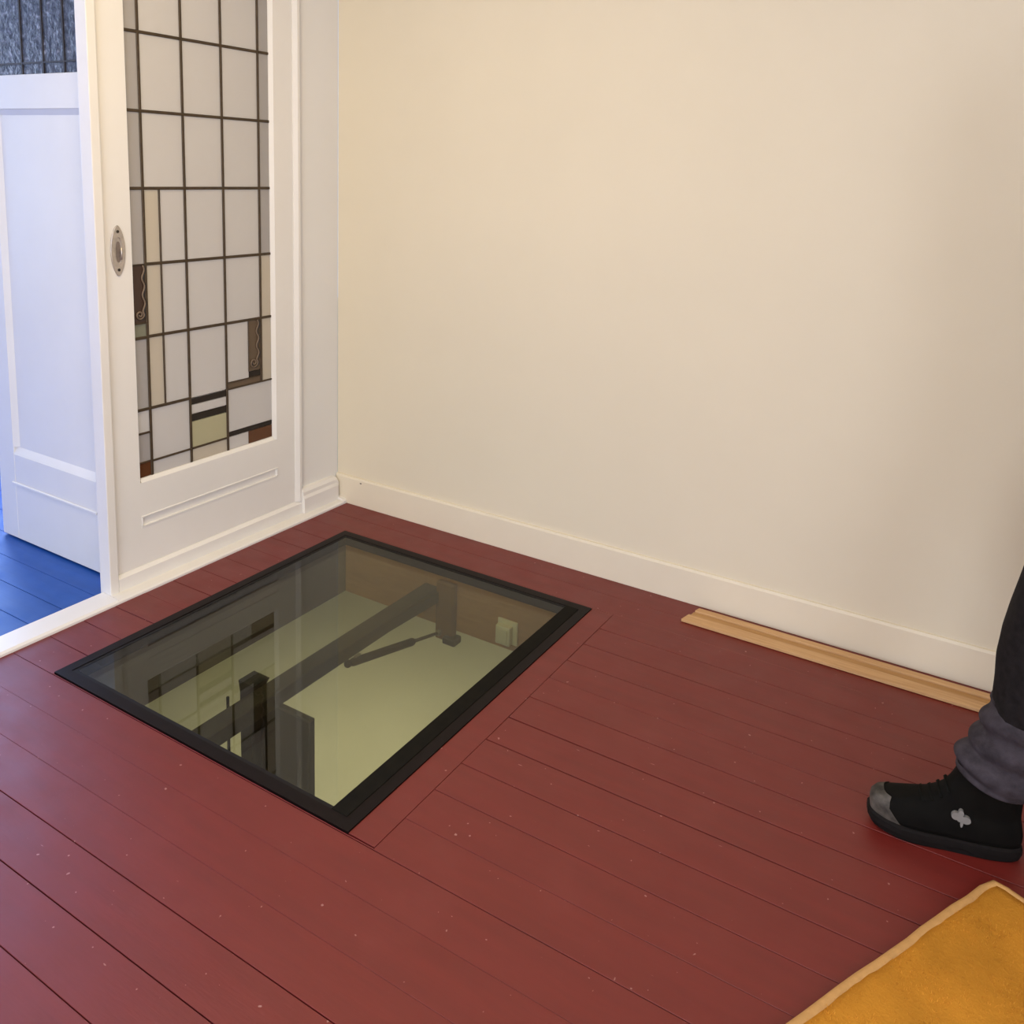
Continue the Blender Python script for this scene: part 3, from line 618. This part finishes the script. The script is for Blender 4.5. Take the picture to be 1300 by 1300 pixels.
# --- sweater
bm = bmesh.new()
ball(bm, (2.68, -0.59, 0.98), 0.135, 0.185, 0.10); ball(bm, (2.67, -0.59, 1.12), 0.125, 0.172, 0.17); ball(bm, (2.655, -0.59, 1.30), 0.138, 0.195, 0.18)
capsule(bm, (2.65, -0.74, 1.42), (2.65, -0.44, 1.42), 0.07, 0.07); capsule(bm, (2.65, -0.59, 1.43), (2.64, -0.59, 1.50), 0.075, 0.068)
for s in (-1, 1):
    fwd = -1 if s > 0 else 1
    sh = Vector((2.65, -0.59 + s * 0.185, 1.42)); el = Vector((2.70 + fwd * 0.04, -0.59 + s * 0.225, 1.14)); wr = Vector((2.70 + fwd * 0.05, -0.59 + s * 0.225, 0.90))
    capsule(bm, sh, el, 0.068, 0.054); capsule(bm, el, el.lerp(wr, 0.92), 0.054, 0.042)
so = link_bm('sweater', bm, M['sweater'], ps, True); remesh(so, 0.009, 5)
# --- trousers: lofted legs with folds, merged with the seat
def leg_rings(path, n=28, seed=0):
    rr = random.Random(seed); rings = []
    for i, (c, rx, ry, fold) in enumerate(path):
        c = Vector(c); ring = []
        for k in range(n):
            t = 2 * math.pi * k / n
            f = 1 + fold * (0.055 * math.sin(3 * t + i * 1.9 + seed) + 0.045 * math.sin(5 * t - i * 1.3) + 0.03 * rr.uniform(-1, 1))
            ring.append(c + Vector((rx * f * math.cos(t), ry * f * math.sin(t), fold * 0.010 * math.sin(2 * t + i + seed))))
        rings.append(ring)
    return rings
bm = bmesh.new()
pathL = [((2.552, -0.688, 0.335), .090, .088, .5), ((2.553, -0.688, 0.40), .089, .086, .45), ((2.553, -0.688, 0.46), .089, .086, .5), ((2.556, -0.687, 0.52), .093, .088, .5),
         ((2.572, -0.685, 0.59), .099, .092, .4), ((2.598, -0.683, 0.68), .103, .096, .4), ((2.635, -0.68, 0.78), .108, .10, .3), ((2.665, -0.67, 0.88), .115, .105, .2), ((2.675, -0.65, 0.97), .11, .10, .1)]
pathR = [((2.965, -0.477, 0.25), .090, .086, 1), ((2.93, -0.478, 0.31), .085, .08, 1), ((2.865, -0.482, 0.40), .086, .082, .6), ((2.79, -0.487, 0.49), .09, .085, .6),
         ((2.765, -0.49, 0.58), .097, .09, .4), ((2.735, -0.49, 0.70), .104, .098, .3), ((2.70, -0.50, 0.86), .112, .104, .2), ((2.685, -0.53, 0.97), .11, .10, .1)]
add_loft(bm, leg_rings(pathL, seed=1)); add_loft(bm, leg_rings(pathR, seed=4)); ball(bm, (2.685, -0.59, 0.93), 0.128, 0.178, 0.12)
to = link_bm('trousers', bm, M['trouser'], ps, True); remesh(to, 0.007, 2)
# bunched lower leg of grey cloth over the boot, left leg
bm = bmesh.new(); rings = []; n = 40; NZ = 26
for i in range(NZ):
    q = i / (NZ - 1.0); z = 0.168 + q * 0.20
    cx_ = 2.488 + 0.062 * min(1, q * 1.05); rx = 0.083 + 0.005 * math.sin(q * 9); ry = 0.075 + 0.010 * q
    ring = []
    for k in range(n):
        t = 2 * math.pi * k / n
        ph = q * 4.1 * 2 * math.pi * 0.85 + 0.9 * math.sin(t * 1.0 + 0.6) * 2.0
        f = 1 + 0.105 * (abs(math.sin(ph * 0.5)) * 2 - 1) + 0.022 * math.sin(3 * t + q * 12)
        zz = z + 0.030 * (0.5 - q) * math.cos(t) * -0.6 + 0.006 * math.sin(2 * t + q * 7)
        ring.append(Vector((cx_ + rx * f * math.cos(t), -0.691 + ry * f * math.sin(t), zz)))
    rings.append(ring)
add_loft(bm, rings)
cf = link_bm('trouser_cuff', bm, M['cuff'], ps, True); cf['label'] = 'bunched grey trouser cuff'
sub = cf.modifiers.new('sub', 'SUBSURF'); sub.levels = 1; sub.render_levels = 1

# --- work boot, built toe towards -x with the heel at the origin
def boot_parts():
    parts = []
    # plan outline of the foot: t from 0 (heel) to 1 (toe)
    def plan(t):
        pts_ = [(0.0, 0.0), (0.04, 0.024), (0.12, 0.037), (0.3, 0.038), (0.45, 0.037), (0.62, 0.046), (0.75, 0.050), (0.88, 0.044), (0.96, 0.028), (1.0, 0.0)]
        for (a, wa), (b2, wb) in zip(pts_, pts_[1:]):
            if t <= b2:
                u = (t - a) / (b2 - a); return wa + (wb - wa) * u
        return 0.0
    L = 0.300; N = 44
    def outline(x_front, x_back, wscale, z, nose=0.0):
        ring = []
        for k in range(N):
            th = 2 * math.pi * k / N
            u = (1 - math.cos(th)) / 2                     # 0 back .. 1 front
            x = x_back + (x_front - x_back) * u
            e = math.sin(th)
            span = (x_front - x_back)
            w = plan(min(1, max(0, x / L))) if False else None
            base = 0.040 + 0.010 * max(0, min(1, (x - 0.14) / 0.08))
            w = base * math.copysign(abs(e) ** 0.62, e) * wscale
            ring.append(Vector((-x, w, z)))
        return ring
    ts = lambda x: 0.010 * max(0, (x - 0.22) / 0.08) ** 2          # toe spring
    def lift(ring, k): return [Vector((p.x, p.y, p.z + k * ts(-p.x))) for p in ring]
    bm_ = bmesh.new()
    up = [(0.030, 0.296, 0.003, 1.00), (0.045, 0.298, 0.000, 1.02), (0.060, 0.296, 0.000, 1.0), (0.073, 0.288, 0.002, .95), (0.083, 0.272, 0.004, .88), (0.090, 0.250, 0.006, .83), (0.097, 0.222, 0.007, .82),
          (0.106, 0.196, 0.008, .82), (0.118, 0.176, 0.008, .83), (0.132, 0.160, 0.008, .84), (0.150, 0.148, 0.006, .86), (0.170, 0.139, 0.004, .90), (0.190, 0.134, 0.002, .94), (0.205, 0.132, 0.001, .95)]
    add_loft(bm_, [lift(outline(f, b2, w, z), 1) for z, f, b2, w in up])
    parts.append(('boot_upper', bm_, M['bootblack'], True))
    bm_ = bmesh.new()
    so_ = [(0.0, 0.286, 0.006, 1.0), (0.004, 0.296, 0.001, 1.06), (0.016, 0.303, -0.003, 1.10), (0.028, 0.304, -0.003, 1.10), (0.034, 0.300, 0.0, 1.06)]
    def solering(z, f, b2, w):
        out = []
        for p in outline(f, b2, w, z):
            x = -p.x; arch = 0.010 if (0.095 < x < 0.135 and z < 0.012) else 0.0
            out.append(Vector((p.x, p.y, p.z + ts(x) * 1.0 + arch)))
        return out
    add_loft(bm_, [solering(*s_) for s_ in so_]); parts.append(('boot_sole', bm_, M['sole'], False))
    # toe cap: shell over the front of the upper
    bm_ = bmesh.new(); rows = []
    for z, f, b2, w in [(0.034, 0.2985, 0.003, 1.02), (0.048, 0.300, 0.0, 1.035), (0.062, 0.298, 0.0, 1.02), (0.075, 0.2895, 0.002, .965), (0.0845, 0.2735, 0.004, .89)]:
        ring = lift(outline(f, b2, w, z), 1); xcut = 0.262 - 0.9 * max(0, 0.062 - z) - 0.3 * max(0, z - 0.075)
        seg = []
        for th_ in range(19):
            th = math.pi / 2 + math.pi * th_ / 18.0; e = math.sin(th); x = xcut + (f - xcut) * abs(math.cos(th)) ** 0.9
            base = 0.050 * w; span = (f - b2); u = (x - b2) / span; sn = math.sqrt(max(0, 1 - (2 * u - 1) ** 2))
            seg.append(Vector((-x, math.copysign(base * sn ** 0.62, e), z + ts(x))))
        rows.append(seg)
    vv = [[bm_.verts.new(p) for p in r_] for r_ in rows]
    for a, b2 in zip(vv, vv[1:]):
        for k in range(len(a) - 1): bm_.faces.new((a[k], a[k + 1], b2[k + 1], b2[k]))
    parts.append(('toe_cap', bm_, M['toecap'], True))
    # padded collar and heel counter seam
    bm_ = bmesh.new(); ring = outline(0.134, 0.0, .97, 0.202)
    add_tube(bm_, ring + [ring[0]], 0.006, 8); parts.append(('boot_collar', bm_, M['bootblack'], True))
    bm_ = bmesh.new()
    for k, (x, z) in enumerate(((0.205, 0.110), (0.188, 0.118), (0.172, 0.131), (0.159, 0.147))):
        add_tube(bm_, [(-x + 0.008, -0.030, z - 0.014), (-x + 0.003, -0.014, z - 0.006), (-x + 0.003, 0.014, z - 0.006), (-x + 0.008, 0.030, z - 0.014)], 0.0028, 6)
    parts.append(('boot_laces', bm_, M['lace'], True))
    return parts
def place_boot(loc, rotz, pitch, emblem_side):
    root = empty('boot', loc, ps); wl_ = world_loc(root)
    mat_ = Matrix.Translation(Vector(loc)) @ Matrix.Rotation(rotz, 4, 'Z') @ Matrix.Rotation(pitch, 4, 'Y') @ Matrix.Diagonal((1.035, 1.0, 1.0, 1.0))
    for nm, bm_, mt, sm in boot_parts():
        bmesh.ops.transform(bm_, matrix=mat_, verts=bm_.verts); link_bm(nm, bm_, mt, root, sm)
    # emblem: three rounded lobes on a short stem, on the outer side
    bm_ = bmesh.new(); s = emblem_side
    for k, (dx, dz, a, b2) in enumerate(((0.0, 0.0105, 0.0052, 0.0078), (-0.009, 0.002, 0.0092, 0.0088), (0.010, -0.003, 0.0098, 0.0086), (0.0, -0.002, 0.008, 0.008), (0.003, -0.012, 0.0028, 0.0095))):
        n_ = 16; x0 = -0.125; z0_ = 0.086
        yo = 0.0410 + 0.00005 * k
        poly = [(x0 + dx + a * math.cos(2 * math.pi * q / n_), z0_ + dz + b2 * math.sin(2 * math.pi * q / n_)) for q in range(n_)]
        add_prism(bm_, poly, 1, s * (yo - 0.012), s * yo)
    bmesh.ops.transform(bm_, matrix=mat_, verts=bm_.verts)
    e = link_bm('emblem', bm_, M['emblem'], root); e['label'] = 'pale three-lobed emblem'
    return root
ANG = math.atan2(0.058, 0.290)
place_boot((2.556, -0.682, 0.0), ANG, 0.0, -1)
place_boot((3.035, -0.470, 0.115), 0.06, -0.40, 1)
